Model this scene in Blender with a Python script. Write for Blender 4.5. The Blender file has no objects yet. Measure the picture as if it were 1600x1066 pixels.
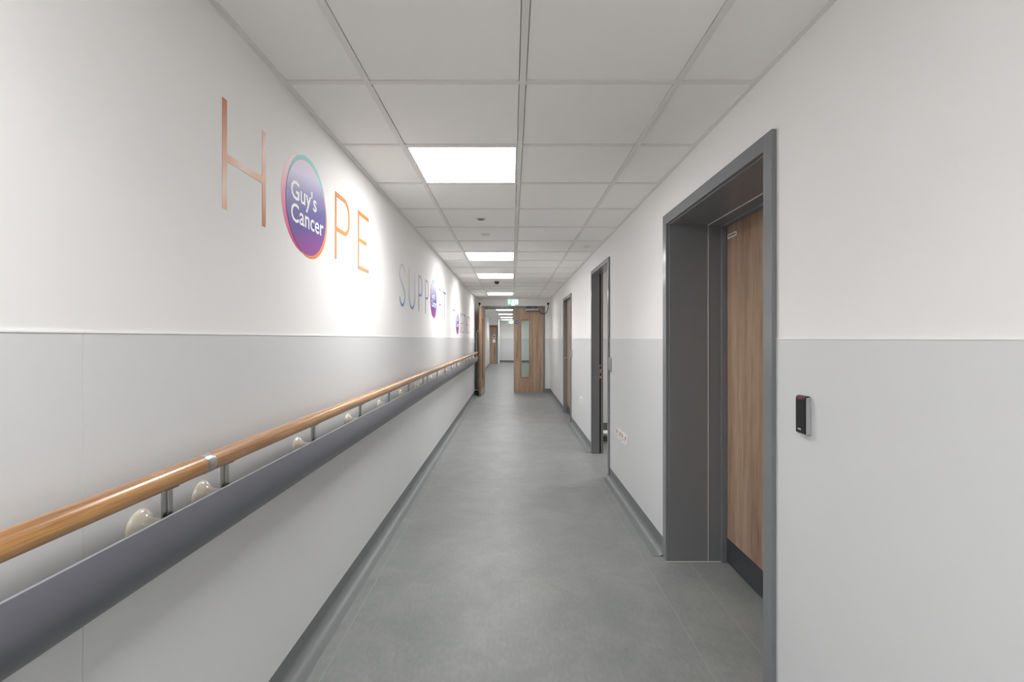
import bpy, bmesh, math, random
from mathutils import Vector, Matrix
random.seed(7)
S = bpy.context.scene
C = S.collection
PI = math.pi

# ------------------------------------------------------------------ camera
cam_d = bpy.data.cameras.new('camera')
cam_d.sensor_width = 36.0
cam_d.lens = 36.0 * 745.0 / 1600.0
cam_d.shift_y = -4.0 / 1600.0
cam_d.clip_start = 0.02
cam_d.clip_end = 200
cam = bpy.data.objects.new('camera', cam_d)
cam.location = (0, 0, 1.345)
cam.rotation_euler = (PI / 2, 0, 0)
C.objects.link(cam)
S.camera = cam

# ------------------------------------------------------------------ world, exposure
w = bpy.data.worlds.new('world')
S.world = w
w.use_nodes = True
w.node_tree.nodes['Background'].inputs[0].default_value = (0.8, 0.85, 0.9, 1)
w.node_tree.nodes['Background'].inputs[1].default_value = 0.0
S.view_settings.view_transform = 'Standard'
S.view_settings.look = 'None'
S.view_settings.gamma = 1.0
S.view_settings.use_curve_mapping = False
S.view_settings.exposure = 0.0
S.cycles.max_bounces = 16
S.cycles.diffuse_bounces = 12
LAMP = 10.0           # watts of directed light from each panel's optic
PANEL = 14.6          # radiance of the ceiling light diffusers

# ------------------------------------------------------------------ materials
def srgb(r, g, b):
    f = lambda c: (c / 255 / 12.92) if c / 255 <= 0.04045 else ((c / 255 + 0.055) / 1.055) ** 2.4
    return (f(r), f(g), f(b), 1.0)

def new_mat(name):
    m = bpy.data.materials.new(name)
    m.use_nodes = True
    return m, m.node_tree, m.node_tree.nodes['Principled BSDF']

def plain(name, col, rough=0.5, metal=0.0, noise=0.03, nscale=30.0, bump=0.0, bscale=200.0, spec=0.5, coat=0.0):
    """a procedural material: base colour with a faint noise, optional fine relief"""
    m, t, b = new_mat(name)
    tc = t.nodes.new('ShaderNodeTexCoord')
    nz = t.nodes.new('ShaderNodeTexNoise')
    nz.inputs['Scale'].default_value = nscale
    nz.inputs['Detail'].default_value = 4
    t.links.new(tc.outputs['Object'], nz.inputs['Vector'])
    mx = t.nodes.new('ShaderNodeMix')
    mx.data_type = 'RGBA'
    lo = tuple(max(0, c * (1 - noise)) for c in col[:3]) + (1,)
    hi = tuple(min(1, c * (1 + noise)) for c in col[:3]) + (1,)
    mx.inputs['A'].default_value = lo
    mx.inputs['B'].default_value = hi
    t.links.new(nz.outputs['Fac'], mx.inputs['Factor'])
    t.links.new(mx.outputs['Result'], b.inputs['Base Color'])
    b.inputs['Roughness'].default_value = rough
    b.inputs['Metallic'].default_value = metal
    b.inputs['Specular IOR Level'].default_value = spec
    b.inputs['Coat Weight'].default_value = coat
    if bump:
        n2 = t.nodes.new('ShaderNodeTexNoise')
        n2.inputs['Scale'].default_value = bscale
        t.links.new(tc.outputs['Object'], n2.inputs['Vector'])
        bp = t.nodes.new('ShaderNodeBump')
        bp.inputs['Strength'].default_value = bump
        bp.inputs['Distance'].default_value = 0.002
        t.links.new(n2.outputs['Fac'], bp.inputs['Height'])
        t.links.new(bp.outputs['Normal'], b.inputs['Normal'])
    return m

def ramp_node(t, stops):
    r = t.nodes.new('ShaderNodeValToRGB')
    cr = r.color_ramp
    while len(cr.elements) > 1:
        cr.elements.remove(cr.elements[-1])
    cr.elements[0].position = stops[0][0]
    cr.elements[0].color = stops[0][1]
    for p, c in stops[1:]:
        e = cr.elements.new(p)
        e.color = c
    return r

def wood(name, stops, scale, rough=0.45, coat=0.0):
    """grain stretched along one axis; scale = (x, y, z) frequencies"""
    m, t, b = new_mat(name)
    tc = t.nodes.new('ShaderNodeTexCoord')
    mp = t.nodes.new('ShaderNodeMapping')
    mp.inputs['Scale'].default_value = scale
    t.links.new(tc.outputs['Object'], mp.inputs['Vector'])
    n1 = t.nodes.new('ShaderNodeTexNoise')
    n1.inputs['Scale'].default_value = 1.0
    n1.inputs['Detail'].default_value = 6
    n1.inputs['Roughness'].default_value = 0.6
    n1.inputs['Distortion'].default_value = 0.25
    t.links.new(mp.outputs['Vector'], n1.inputs['Vector'])
    mp2 = t.nodes.new('ShaderNodeMapping')
    mp2.inputs['Scale'].default_value = tuple(s * 6 for s in scale)
    t.links.new(tc.outputs['Object'], mp2.inputs['Vector'])
    n2 = t.nodes.new('ShaderNodeTexNoise')
    n2.inputs['Scale'].default_value = 1.0
    n2.inputs['Detail'].default_value = 3
    t.links.new(mp2.outputs['Vector'], n2.inputs['Vector'])
    a = t.nodes.new('ShaderNodeMath')
    a.operation = 'MULTIPLY_ADD'
    a.inputs[1].default_value = 0.35
    t.links.new(n2.outputs['Fac'], a.inputs[0])
    s = t.nodes.new('ShaderNodeMath')
    s.operation = 'MULTIPLY'
    s.inputs[1].default_value = 0.65
    t.links.new(n1.outputs['Fac'], s.inputs[0])
    t.links.new(s.outputs[0], a.inputs[2])
    r = ramp_node(t, stops)
    t.links.new(a.outputs[0], r.inputs[0])
    t.links.new(r.outputs[0], b.inputs['Base Color'])
    b.inputs['Roughness'].default_value = rough
    b.inputs['Coat Weight'].default_value = coat
    b.inputs['Coat Roughness'].default_value = 0.15
    return m

def emitter(name, col, strength):
    m, t, b = new_mat(name)
    b.inputs['Base Color'].default_value = (0.8, 0.8, 0.8, 1)
    b.inputs['Emission Color'].default_value = col
    b.inputs['Emission Strength'].default_value = strength
    return m

def print_gradient(name, stops, lo, hi, skew=0.0, y0=0.0, local=False):
    """printed vinyl with a colour gradient up the sheet (and a little along it)"""
    m, t, b = new_mat(name)
    tc = t.nodes.new('ShaderNodeTexCoord')
    sp = t.nodes.new('ShaderNodeSeparateXYZ')
    t.links.new(tc.outputs['Object'], sp.inputs[0])
    k = t.nodes.new('ShaderNodeMath')
    k.operation = 'MULTIPLY_ADD'
    k.inputs[1].default_value = skew
    k.inputs[2].default_value = -skew * y0
    t.links.new(sp.outputs['Y'], k.inputs[0])
    ad = t.nodes.new('ShaderNodeMath')
    ad.operation = 'ADD'
    t.links.new(sp.outputs['Z'], ad.inputs[0])
    t.links.new(k.outputs[0], ad.inputs[1])
    mr = t.nodes.new('ShaderNodeMapRange')
    mr.inputs['From Min'].default_value = lo
    mr.inputs['From Max'].default_value = hi
    t.links.new(ad.outputs[0], mr.inputs['Value'])
    r = ramp_node(t, stops)
    t.links.new(mr.outputs['Result'], r.inputs[0])
    t.links.new(r.outputs[0], b.inputs['Base Color'])
    b.inputs['Roughness'].default_value = 0.55
    return m

M = {}
M['wall'] = plain('wall_paint', srgb(238, 237, 236), 0.75, noise=0.01, nscale=3, bump=0.05, bscale=300, spec=0.25)
M['clad'] = plain('cladding_pvc', srgb(217, 218, 219), 0.38, noise=0.008, nscale=4, spec=0.35)
M['clad_edge'] = plain('cladding_bead', srgb(240, 240, 240), 0.4, noise=0.005)
M['tile'] = plain('ceiling_tile', srgb(245, 244, 241), 0.9, noise=0.012, nscale=8, bump=0.15, bscale=500, spec=0.1)
M['grid'] = plain('ceiling_grid', srgb(230, 228, 225), 0.5, noise=0.01, spec=0.3)
M['plenum'] = plain('plenum', srgb(120, 118, 116), 0.9)
M['frame'] = plain('frame_grey_gloss', srgb(124, 126, 129), 0.2, noise=0.015, nscale=12, spec=0.5)
M['skirt'] = plain('skirting_vinyl', srgb(112, 115, 116), 0.4, noise=0.04, nscale=9, spec=0.4)
M['bumper'] = plain('bumper_vinyl', srgb(100, 101, 108), 0.36, noise=0.02, nscale=40, bump=0.04, bscale=900, spec=0.4)
M['bump_highlight'] = plain('bumper_edge_highlight', srgb(158, 160, 165), 0.4)  # lighter grey: the highlight on the bumper's top edge, put into the colour
M['cream'] = plain('cream_moulding', srgb(214, 207, 192), 0.18, noise=0.01, spec=0.5, coat=0.4)
M['steel'] = plain('brushed_steel', srgb(190, 188, 185), 0.3, 1.0, noise=0.05, nscale=80)
M['alu'] = plain('grey_aluminium', srgb(168, 168, 168), 0.42, 0.6, noise=0.03, nscale=60)
M['white'] = plain('white_plastic', srgb(236, 236, 233), 0.3, noise=0.005)
M['offwhite'] = plain('offwhite_plastic', srgb(222, 221, 217), 0.45, noise=0.005)
M['black'] = plain('black_plastic', srgb(22, 22, 23), 0.3, noise=0.05)
M['rubber'] = plain('black_rubber', srgb(16, 16, 17), 0.7, noise=0.05)
M['darkplate'] = plain('dark_kick_plate', srgb(70, 73, 76), 0.3, 0.2, noise=0.03, nscale=30)
M['red'] = plain('red_rocker', srgb(214, 60, 48), 0.35, noise=0.01)
M['reader_side'] = plain('silver_plastic', srgb(172, 174, 176), 0.4, noise=0.01)
M['reader_red'] = plain('reader_lens', srgb(126, 62, 68), 0.2, noise=0.02)
M['blue'] = plain('blue_sign', srgb(38, 76, 168), 0.4, noise=0.01)
M['paper'] = plain('paper', srgb(238, 234, 224), 0.7, noise=0.01)
M['ink'] = plain('grey_print', srgb(120, 120, 124), 0.6, noise=0.02)
M['inkdark'] = plain('dark_print', srgb(70, 62, 92), 0.6, noise=0.15, nscale=60)
M['seal'] = plain('sealant', srgb(205, 200, 194), 0.5, noise=0.02)
M['weld'] = plain('floor_weld', srgb(141, 143, 142), 0.5, noise=0.05)
M['textwhite'] = plain('white_print', srgb(244, 242, 246), 0.55, noise=0.003)
M['door'] = wood('oak_laminate', [(0.32, srgb(122, 97, 79)), (0.44, srgb(152, 126, 105)), (0.55, srgb(168, 142, 120)), (0.68, srgb(184, 159, 138))], (16, 16, 0.9), 0.45)
M['bead'] = wood('oak_bead', [(0.3, srgb(128, 92, 62)), (0.6, srgb(158, 118, 82)), (0.75, srgb(170, 130, 92))], (30, 30, 2), 0.45)
M['lipping'] = wood('dark_lipping', [(0.3, srgb(110, 82, 60)), (0.7, srgb(150, 116, 88))], (30, 30, 2), 0.5)
M['rail'] = wood('oak_handrail', [(0.32, srgb(114, 76, 42)), (0.44, srgb(156, 112, 67)), (0.54, srgb(180, 134, 84)), (0.68, srgb(196, 153, 104))], (60, 1.6, 60), 0.3, coat=0.35)
M['panel'] = emitter('light_diffuser', (1.0, 0.996, 0.992, 1), PANEL)
M['exit_green'] = emitter('exit_green', (0.05, 0.72, 0.34, 1), 1.1)
M['exit_white'] = emitter('exit_white', (0.80, 1.0, 0.90, 1), 2.4)
M['exit_down'] = emitter('exit_downlight', (0.95, 1.0, 0.97, 1), 3.0)

def glass_mat():
    m, t, b = new_mat('vision_glass')
    nt = t.nodes
    out = nt['Material Output']
    tr = nt.new('ShaderNodeBsdfTransparent')
    tr.inputs[0].default_value = (0.86, 0.92, 0.90, 1)
    gl = nt.new('ShaderNodeBsdfGlossy')
    gl.inputs['Roughness'].default_value = 0.03
    fr = nt.new('ShaderNodeFresnel')
    fr.inputs[0].default_value = 1.5
    mx = nt.new('ShaderNodeMixShader')
    t.links.new(fr.outputs[0], mx.inputs[0])
    t.links.new(tr.outputs[0], mx.inputs[1])
    t.links.new(gl.outputs[0], mx.inputs[2])
    t.links.new(mx.outputs[0], out.inputs[0])
    return m
M['glass'] = glass_mat()

def floor_mat():
    m, t, b = new_mat('vinyl_floor')
    tc = t.nodes.new('ShaderNodeTexCoord')
    n1 = t.nodes.new('ShaderNodeTexNoise')
    n1.inputs['Scale'].default_value = 3.2
    n1.inputs['Detail'].default_value = 8
    n1.inputs['Roughness'].default_value = 0.68
    n1.inputs['Distortion'].default_value = 0.4
    t.links.new(tc.outputs['Object'], n1.inputs['Vector'])
    mp = t.nodes.new('ShaderNodeMapping')
    mp.inputs['Scale'].default_value = (70, 26, 70)
    t.links.new(tc.outputs['Object'], mp.inputs['Vector'])
    n2 = t.nodes.new('ShaderNodeTexNoise')
    n2.inputs['Scale'].default_value = 1.0
    n2.inputs['Detail'].default_value = 4
    t.links.new(mp.outputs['Vector'], n2.inputs['Vector'])
    a = t.nodes.new('ShaderNodeMath')
    a.operation = 'MULTIPLY_ADD'
    a.inputs[1].default_value = 0.3
    t.links.new(n2.outputs['Fac'], a.inputs[0])
    s = t.nodes.new('ShaderNodeMath')
    s.operation = 'MULTIPLY'
    s.inputs[1].default_value = 0.7
    t.links.new(n1.outputs['Fac'], s.inputs[0])
    t.links.new(s.outputs[0], a.inputs[2])
    r = ramp_node(t, [(0.30, srgb(114, 117, 116)), (0.5, srgb(126, 128, 127)), (0.68, srgb(138, 139, 137))])
    t.links.new(a.outputs[0], r.inputs[0])
    t.links.new(r.outputs[0], b.inputs['Base Color'])
    b.inputs['Roughness'].default_value = 0.42
    b.inputs['Specular IOR Level'].default_value = 0.35
    bp = t.nodes.new('ShaderNodeBump')
    bp.inputs['Strength'].default_value = 0.06
    bp.inputs['Distance'].default_value = 0.002
    t.links.new(n2.outputs['Fac'], bp.inputs['Height'])
    t.links.new(bp.outputs['Normal'], b.inputs['Normal'])
    return m
M['floor'] = floor_mat()

# ------------------------------------------------------------------ mesh helpers
class MB:
    """collects shapes in world metres; build() links them as ONE mesh object"""
    def __init__(self):
        self.v = []
        self.f = []
    def box(self, x0, x1, y0, y1, z0, z1):
        n = len(self.v)
        for z in (z0, z1):
            for x, y in ((x0, y0), (x1, y0), (x1, y1), (x0, y1)):
                self.v.append((x, y, z))
        self.f += [(n, n + 3, n + 2, n + 1), (n + 4, n + 5, n + 6, n + 7), (n, n + 1, n + 5, n + 4),
                   (n + 1, n + 2, n + 6, n + 5), (n + 2, n + 3, n + 7, n + 6), (n + 3, n, n + 4, n + 7)]
        return self
    def prism(self, pts, a, b, axis):
        """2-D outline extruded between a and b along an axis; outline coordinates are the other two in x,y,z order"""
        n = len(self.v)
        k = len(pts)
        for d in (a, b):
            for p, q in pts:
                self.v.append({'x': (d, p, q), 'y': (p, d, q), 'z': (p, q, d)}[axis])
        self.f.append(tuple(range(n + k - 1, n - 1, -1)))
        self.f.append(tuple(range(n + k, n + 2 * k)))
        for i in range(k):
            j = (i + 1) % k
            self.f.append((n + i, n + j, n + k + j, n + k + i))
        return self
    def strip(self, outer, inner, a, b, axis):
        """closed shell between two open polylines of the same length, extruded"""
        n = len(self.v)
        k = len(outer)
        put = lambda p, q, d: {'x': (d, p, q), 'y': (p, d, q), 'z': (p, q, d)}[axis]
        for d in (a, b):
            for p, q in outer: self.v.append(put(p, q, d))
            for p, q in inner: self.v.append(put(p, q, d))
        o, i, o2, i2 = n, n + k, n + 2 * k, n + 3 * k
        for j in range(k - 1):
            self.f += [(o + j, o + j + 1, o2 + j + 1, o2 + j), (i + j + 1, i + j, i2 + j, i2 + j + 1),
                       (o + j + 1, o + j, i + j, i + j + 1), (o2 + j, o2 + j + 1, i2 + j + 1, i2 + j)]
        self.f += [(o, o2, i2, i), (o + k - 1, i + k - 1, i2 + k - 1, o2 + k - 1)]
        return self
    def lathe(self, prof, c, axis, seg=24):
        """profile [(r, h)] turned about an axis through c"""
        n = len(self.v)
        k = len(prof)
        for r, h in prof:
            for s in range(seg):
                a = 2 * PI * s / seg
                p, q = r * math.cos(a), r * math.sin(a)
                d = {'x': (h, p, q), 'y': (p, h, q), 'z': (p, q, h)}[axis]
                self.v.append((c[0] + d[0], c[1] + d[1], c[2] + d[2]))
        for i in range(k - 1):
            for s in range(seg):
                t = (s + 1) % seg
                self.f.append((n + i * seg + s, n + i * seg + t, n + (i + 1) * seg + t, n + (i + 1) * seg + s))
        self.f.append(tuple(n + s for s in range(seg - 1, -1, -1)))
        self.f.append(tuple(n + (k - 1) * seg + s for s in range(seg)))
        return self
    def tube(self, pts, r, seg=10):
        pts = [Vector(p) for p in pts]
        n = len(self.v)
        up = Vector((0.31, 0.17, 0.93)).normalized()
        for i, p in enumerate(pts):
            d = (pts[min(i + 1, len(pts) - 1)] - pts[max(i - 1, 0)]).normalized()
            a = d.cross(up).normalized()
            b = d.cross(a)
            for s in range(seg):
                t = 2 * PI * s / seg
                self.v.append(tuple(p + a * (r * math.cos(t)) + b * (r * math.sin(t))))
        for i in range(len(pts) - 1):
            for s in range(seg):
                t = (s + 1) % seg
                self.f.append((n + i * seg + s, n + i * seg + t, n + (i + 1) * seg + t, n + (i + 1) * seg + s))
        self.f.append(tuple(n + s for s in range(seg)))
        self.f.append(tuple(n + (len(pts) - 1) * seg + s for s in range(seg - 1, -1, -1)))
        return self
    def xf(self, mat):
        self.v = [tuple(mat @ Vector(p)) for p in self.v]
        return self
    def build(self, name, mat, parent=None, bevel=0.0, smooth=False, origin=None):
        o3 = Vector(origin) if origin is not None else (WL(parent) if parent else Vector((0, 0, 0)))
        me = bpy.data.meshes.new(name)
        me.from_pydata([(p[0] - o3.x, p[1] - o3.y, p[2] - o3.z) for p in self.v], [], self.f)
        bm = bmesh.new()
        bm.from_mesh(me)
        bmesh.ops.recalc_face_normals(bm, faces=bm.faces)
        bm.to_mesh(me)
        bm.free()
        me.materials.append(mat)
        o = bpy.data.objects.new(name, me)
        C.objects.link(o)
        o.location = o3 - (WL(parent) if parent else Vector((0, 0, 0)))
        if parent: o.parent = parent
        if bevel:
            bv = o.modifiers.new('bevel', 'BEVEL')
            bv.width = bevel
            bv.segments = 2
            bv.limit_method = 'ANGLE'
            bv.angle_limit = math.radians(40)
        if smooth:
            for p in me.polygons: p.use_smooth = True
            me.set_sharp_from_angle(angle=math.radians(40))
        return o

def WL(o):
    """world location of an unrotated object chain"""
    v = Vector((0, 0, 0))
    while o:
        v += o.location
        o = o.parent
    return v

def B(x0, x1, y0, y1, z0, z1):
    return MB().box(x0, x1, y0, y1, z0, z1)

def tag(o, label=None, cat=None, group=None, kind=None):
    if label: o['label'] = label
    if cat: o['category'] = cat
    if group: o['group'] = group
    if kind: o['kind'] = kind
    return o

def root(name, loc, label=None, cat=None, group=None, kind=None):
    o = bpy.data.objects.new(name, None)
    o.empty_display_size = 0.05
    o.location = loc
    C.objects.link(o)
    return tag(o, label, cat, group, kind)

def put_copy(src, parent, loc=None, name=None):
    c = src.copy()
    if name: c.name = name
    C.objects.link(c)
    c.parent = parent
    if loc is not None: c.location = loc
    return c

def copy_tree(o, parent=None, loc=None):
    c = o.copy()
    C.objects.link(c)
    c.parent = parent
    if loc is not None: c.location = loc
    for ch in list(o.children):
        copy_tree(ch, c)
    return c

# ------------------------------------------------------------------ main measures (metres)
XL, XR = -0.885, 0.947         # faces of the corridor walls
ZC = 2.331                     # ceiling (underside of the grid)
YB, YE, YF = -4.6, 11.83, 27.1 # wall behind the camera, wall with the double doors, far end
ROW0, TS = 1.840, 0.6          # ceiling grid
GX = [-0.559, 0.041, 0.641]    # main runners

# ------------------------------------------------------------------ floor
fl = B(-3.2, 3.6, YB - 0.1, YF + 0.3, -0.12, 0.0).build('floor', M['floor'])
tag(fl, 'mottled grey sheet vinyl floor of the corridor', kind='structure')
for x, y0, y1 in ((-0.755, YB, YE), (0.80, YB, 3.07), (1.062, 1.76, 2.89), (0.80, 3.07, YE)):
    B(x - 0.0018, x + 0.0018, y0, y1, -0.001, 0.0005).build('weld_seam', M['weld'], fl)
B(0.80, 0.915, 3.07, 3.0735, -0.001, 0.0005).build('weld_seam', M['weld'], fl)
B(XL, XR, 4.30, 4.3035, -0.001, 0.0004).build('weld_seam', M['floor'], fl)

# ------------------------------------------------------------------ left wall with its cladding sheets
wl = B(XL - 0.14, XL, YB, YE, 0, 2.62).build('wall_left', M['wall'])
tag(wl, 'off-white painted left wall with grey protective sheets below', kind='structure')
js = [YB, -2.02, 0.98, 3.98, 6.98, 9.98, YE - 0.002]
for a, b in zip(js[:-1], js[1:]):
    B(XL, XL + 0.003, a + 0.0006, b - 0.0006, 0.10, 1.356).build('cladding_sheet', M['clad'], wl, bevel=0.0006)
    B(XL, XL + 0.0045, a + 0.0006, b - 0.0006, 1.356, 1.3595).build('cladding_bead', M['clad_edge'], wl)

# ------------------------------------------------------------------ right wall with three openings
DA = (1.706, 2.94, 2.096)      # outer edges of the frame: near y, far y, top
DB = (4.60, 5.62, 2.135)
DC = (7.55, 8.68, 2.065)
YA = 3.62                      # the wall is thick round the near door
wr = MB()
wr.box(XR, XR + 0.42, YB, DA[0] + 0.03, 0, 2.62)
wr.box(XR, XR + 0.42, DA[0] + 0.03, DA[1] - 0.03, DA[2] - 0.03, 2.62)
wr.box(XR, XR + 0.42, DA[1] - 0.03, YA, 0, 2.62)
wr.box(XR, XR + 0.12, YA, DB[0] + 0.02, 0, 2.62)
wr.box(XR, XR + 0.12, DB[0] + 0.02, DB[1] - 0.02, DB[2] - 0.02, 2.62)
wr.box(XR, XR + 0.12, DB[1] - 0.02, DC[0] + 0.02, 0, 2.62)
wr.box(XR, XR + 0.12, DC[0] + 0.02, DC[1] - 0.02, DC[2] - 0.02, 2.62)
wr.box(XR, XR + 0.12, DC[1] - 0.02, YE, 0, 2.62)
wr = wr.build('wall_right', M['wall'])
tag(wr, 'off-white painted right wall with grey protective sheets and three doorways', kind='structure')
runs = [(YB, DA[0]), (DA[1], DB[0]), (DB[1], DC[0]), (DC[1], YE - 0.002)]
for i, (a, b) in enumerate(runs):
    cuts = [a, -1.4, b] if i == 0 else [a, b]
    for p, q in zip(cuts[:-1], cuts[1:]):
        B(XR - 0.003, XR, p + 0.0006, q - 0.0006, 0.10, 1.342).build('cladding_sheet', M['clad'], wr, bevel=0.0006)
        B(XR - 0.0045, XR, p + 0.0006, q - 0.0006, 1.342, 1.3455).build('cladding_bead', M['clad_edge'], wr)

# ------------------------------------------------------------------ coved skirting
def cove(side, x, y0, y1, name):
    s = 1 if side == 'left' else -1
    o, i = [], []
    R = 0.045
    o.append((x + s * 0.004, 0.102)); i.append((x, 0.102))
    for k in range(9):
        a = PI + (PI / 2) * k / 8
        o.append((x + s * (0.004 + R + R * math.cos(a)), 0.0015 + R + R * math.sin(a)))
        i.append((x, 0.06 - 0.06 * k / 8) if k < 8 else (x + s * 0.02, 0.0))
    o.append((x + s * 0.075, 0.0012)); i.append((x + s * 0.075, 0.0))
    m = MB().strip(o, i, y0, y1, 'y').build(name, M['skirt'], smooth=True)
    return tag(m, kind='structure')
cove('left', XL, YB, YE, 'baseboard_left')['label'] = 'dark grey coved skirting along the foot of the left wall'
for (a, b), lab in zip(runs, ('coved grey skirting right of the nearest doorway', 'coved grey skirting between the near and the open doorway',
                              'coved grey skirting between the open and the farther doorway', 'coved grey skirting between the farther doorway and the double doors')):
    cove('right', XR, a, b, 'baseboard_right')['label'] = lab

# ------------------------------------------------------------------ ceiling: slab, runners, tees and tiles
ce = B(-3.2, 3.6, YB - 0.1, YF + 0.3, 2.60, 2.72).build('ceiling', M['plenum'])
tag(ce, 'suspended ceiling of square off-white tiles in a lay-in grid', kind='structure')
LIGHT_ROWS = [-10, -7, 1, 6, 9, 14]          # grid rows with a light panel in the second column
FARLIGHTS = [13.55, 16.75, 19.25, 22.6, 25.7]
kfirst = math.floor((YB - ROW0) / TS)
klast = math.ceil((YE - ROW0) / TS) - 1
rows = list(range(kfirst, klast + 1))
cols = [(XL, GX[0]), (GX[0], GX[1]), (GX[1], GX[2]), (GX[2], XR)]
tile_cache = {}
def tile(x0, x1, y0, y1):
    key = (round(x1 - x0, 3), round(y1 - y0, 3))
    cx, cy = (x0 + x1) / 2, (y0 + y1) / 2
    if key not in tile_cache:
        hx, hy = (x1 - x0) / 2 - 0.0145, (y1 - y0) / 2 - 0.0145
        m = MB().box(cx - hx, cx + hx, cy - hy, cy + hy, ZC + 0.0045, ZC + 0.02)
        tile_cache[key] = m.build('ceiling_tile', M['tile'], ce, origin=(cx, cy, ZC))
    else:
        put_copy(tile_cache[key], ce, (cx, cy, ZC))
for k in rows:
    y0 = max(ROW0 + TS * k, YB)
    y1 = min(ROW0 + TS * (k + 1), YE)
    for j, (x0, x1) in enumerate(cols):
        if j == 1 and (k in LIGHT_ROWS or k in (-4, -3)): continue
        tile(x0, x1, y0, y1)
    if y0 > YB:
        for j, (x0, x1) in enumerate(cols):
            if j == 1 and k == -3: continue
            B(x0 + 0.012, x1 - 0.012, y0 - 0.012, y0 + 0.012, ZC + 0.0002, ZC + 0.025).build('cross_tee', M['grid'], ce)
YN = ROW0 - 3 * TS                          # light overhead, set half a row off the grid
tile(GX[0], GX[1], YN + 0.3, YN + 0.6)
tile(GX[0], GX[1], YN - 0.6, YN - 0.3)
for x in GX:
    B(x - 0.012, x + 0.012, YB, YE, ZC, ZC + 0.03).build('main_runner', M['grid'], ce)
B(XL, XL + 0.022, YB, YE, ZC - 0.001, ZC + 0.03).build('wall_angle', M['grid'], ce)
B(XR - 0.022, XR, YB, YE, ZC - 0.001, ZC + 0.03).build('wall_angle', M['grid'], ce)
B(XL, XR, YE - 0.022, YE, ZC - 0.0015, ZC + 0.03).build('wall_angle', M['grid'], ce)
# grid beyond the double doors
FXL, FXR = -1.13, 1.55
fcols = [(-2.9, -1.759), (-1.759, -1.159), (-1.159, GX[0]), (GX[0], GX[1]), (GX[1], GX[2]), (GX[2], FXR)]
fy = YE + 0.13
frows = []
while fy < YF:
    frows.append((fy, min(fy + TS, YF)))
    fy += TS
def far_row(y):
    return min(range(len(frows)), key=lambda i: abs((frows[i][0] + frows[i][1]) / 2 - y))
far_light_rows = [far_row(y) for y in FARLIGHTS]
for i, (y0, y1) in enumerate(frows):
    for j, (x0, x1) in enumerate(fcols):
        if j == 3 and i in far_light_rows: continue
        if j < 2 and y1 < 23.0: continue
        tile(x0, x1, y0, y1)
    B(FXL - 1.8 if y0 > 23.2 else FXL, FXR, y0 - 0.012, y0 + 0.012, ZC + 0.0002, ZC + 0.025).build('cross_tee', M['grid'], ce)
for x in (-1.159 + 0.04, GX[0], GX[1], GX[2]):
    B(x - 0.012, x + 0.012, YE + 0.13, YF, ZC, ZC + 0.03).build('main_runner', M['grid'], ce)

# ------------------------------------------------------------------ end wall with the double-door opening, and the wall behind the camera
EX0, EX1, EZ = -0.762, 0.818, 2.150      # outer edges of the door frame
we = MB()
we.box(-1.30, EX0 + 0.03, YE, YE + 0.13, 0, 2.62)
we.box(EX1 - 0.03, 1.75, YE, YE + 0.13, 0, 2.62)
we.box(EX0 + 0.03, EX1 - 0.03, YE, YE + 0.13, EZ - 0.03, 2.62)
we = we.build('wall_end', M['wall'])
tag(we, 'off-white wall across the corridor holding the double doors', kind='structure')
for a, b in ((XL, EX0), (EX1, XR)):
    B(a, b, YE - 0.003, YE, 0.10, 1.342).build('cladding_sheet', M['clad'], we)
for a, b in ((XL + 0.004, EX0), (EX1, XR - 0.004)):
    o = B(a, b, YE - 0.006, YE, 0.0, 0.102).build('baseboard_end', M['skirt'])
    tag(o, 'short grey skirting beside the double door frame, ' + ('left' if a < 0 else 'right') + ' side', kind='structure')
wb = B(XL - 0.14, XR + 0.42, YB - 0.12, YB, 0, 2.62).build('wall_back', M['wall'])
tag(wb, 'off-white wall closing the corridor behind the viewer', kind='structure')

# ------------------------------------------------------------------ corridor beyond the double doors
o = B(FXL - 0.12, FXL, YE + 0.13, 23.9, 0, 2.62).build('wall_far_left', M['wall'])
tag(o, 'off-white left wall of the corridor beyond the double doors', kind='structure')
B(FXL, FXL + 0.003, YE + 0.13, 23.9, 0.10, 1.345).build('cladding_sheet', M['clad'], o)
tag(cove('left', FXL, YE + 0.13, 23.9, 'baseboard_far_left'), 'grey skirting on the left wall beyond the double doors')
o = B(FXR, FXR + 0.12, YE + 0.13, YF, 0, 2.62).build('wall_far_right', M['wall'])
tag(o, 'off-white right wall of the corridor beyond the double doors', kind='structure')
B(FXR - 0.003, FXR, YE + 0.13, YF, 0.10, 1.345).build('cladding_sheet', M['clad'], o)
o = B(-3.0, FXR + 0.12, YF, YF + 0.12, 0, 2.62).build('wall_far_end', M['wall'])
tag(o, 'white wall at the very end of the corridor', kind='structure')
for a, b in ((-0.70, -0.02), (-0.018, FXR)):
    B(a, b, YF - 0.003, YF, 0.10, 1.345).build('cladding_sheet', M['clad'], o)
tag(B(-0.70, FXR, YF - 0.006, YF, 0, 0.102).build('baseboard_far_end', M['skirt']), 'grey skirting on the wall at the very end', kind='structure')
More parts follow.
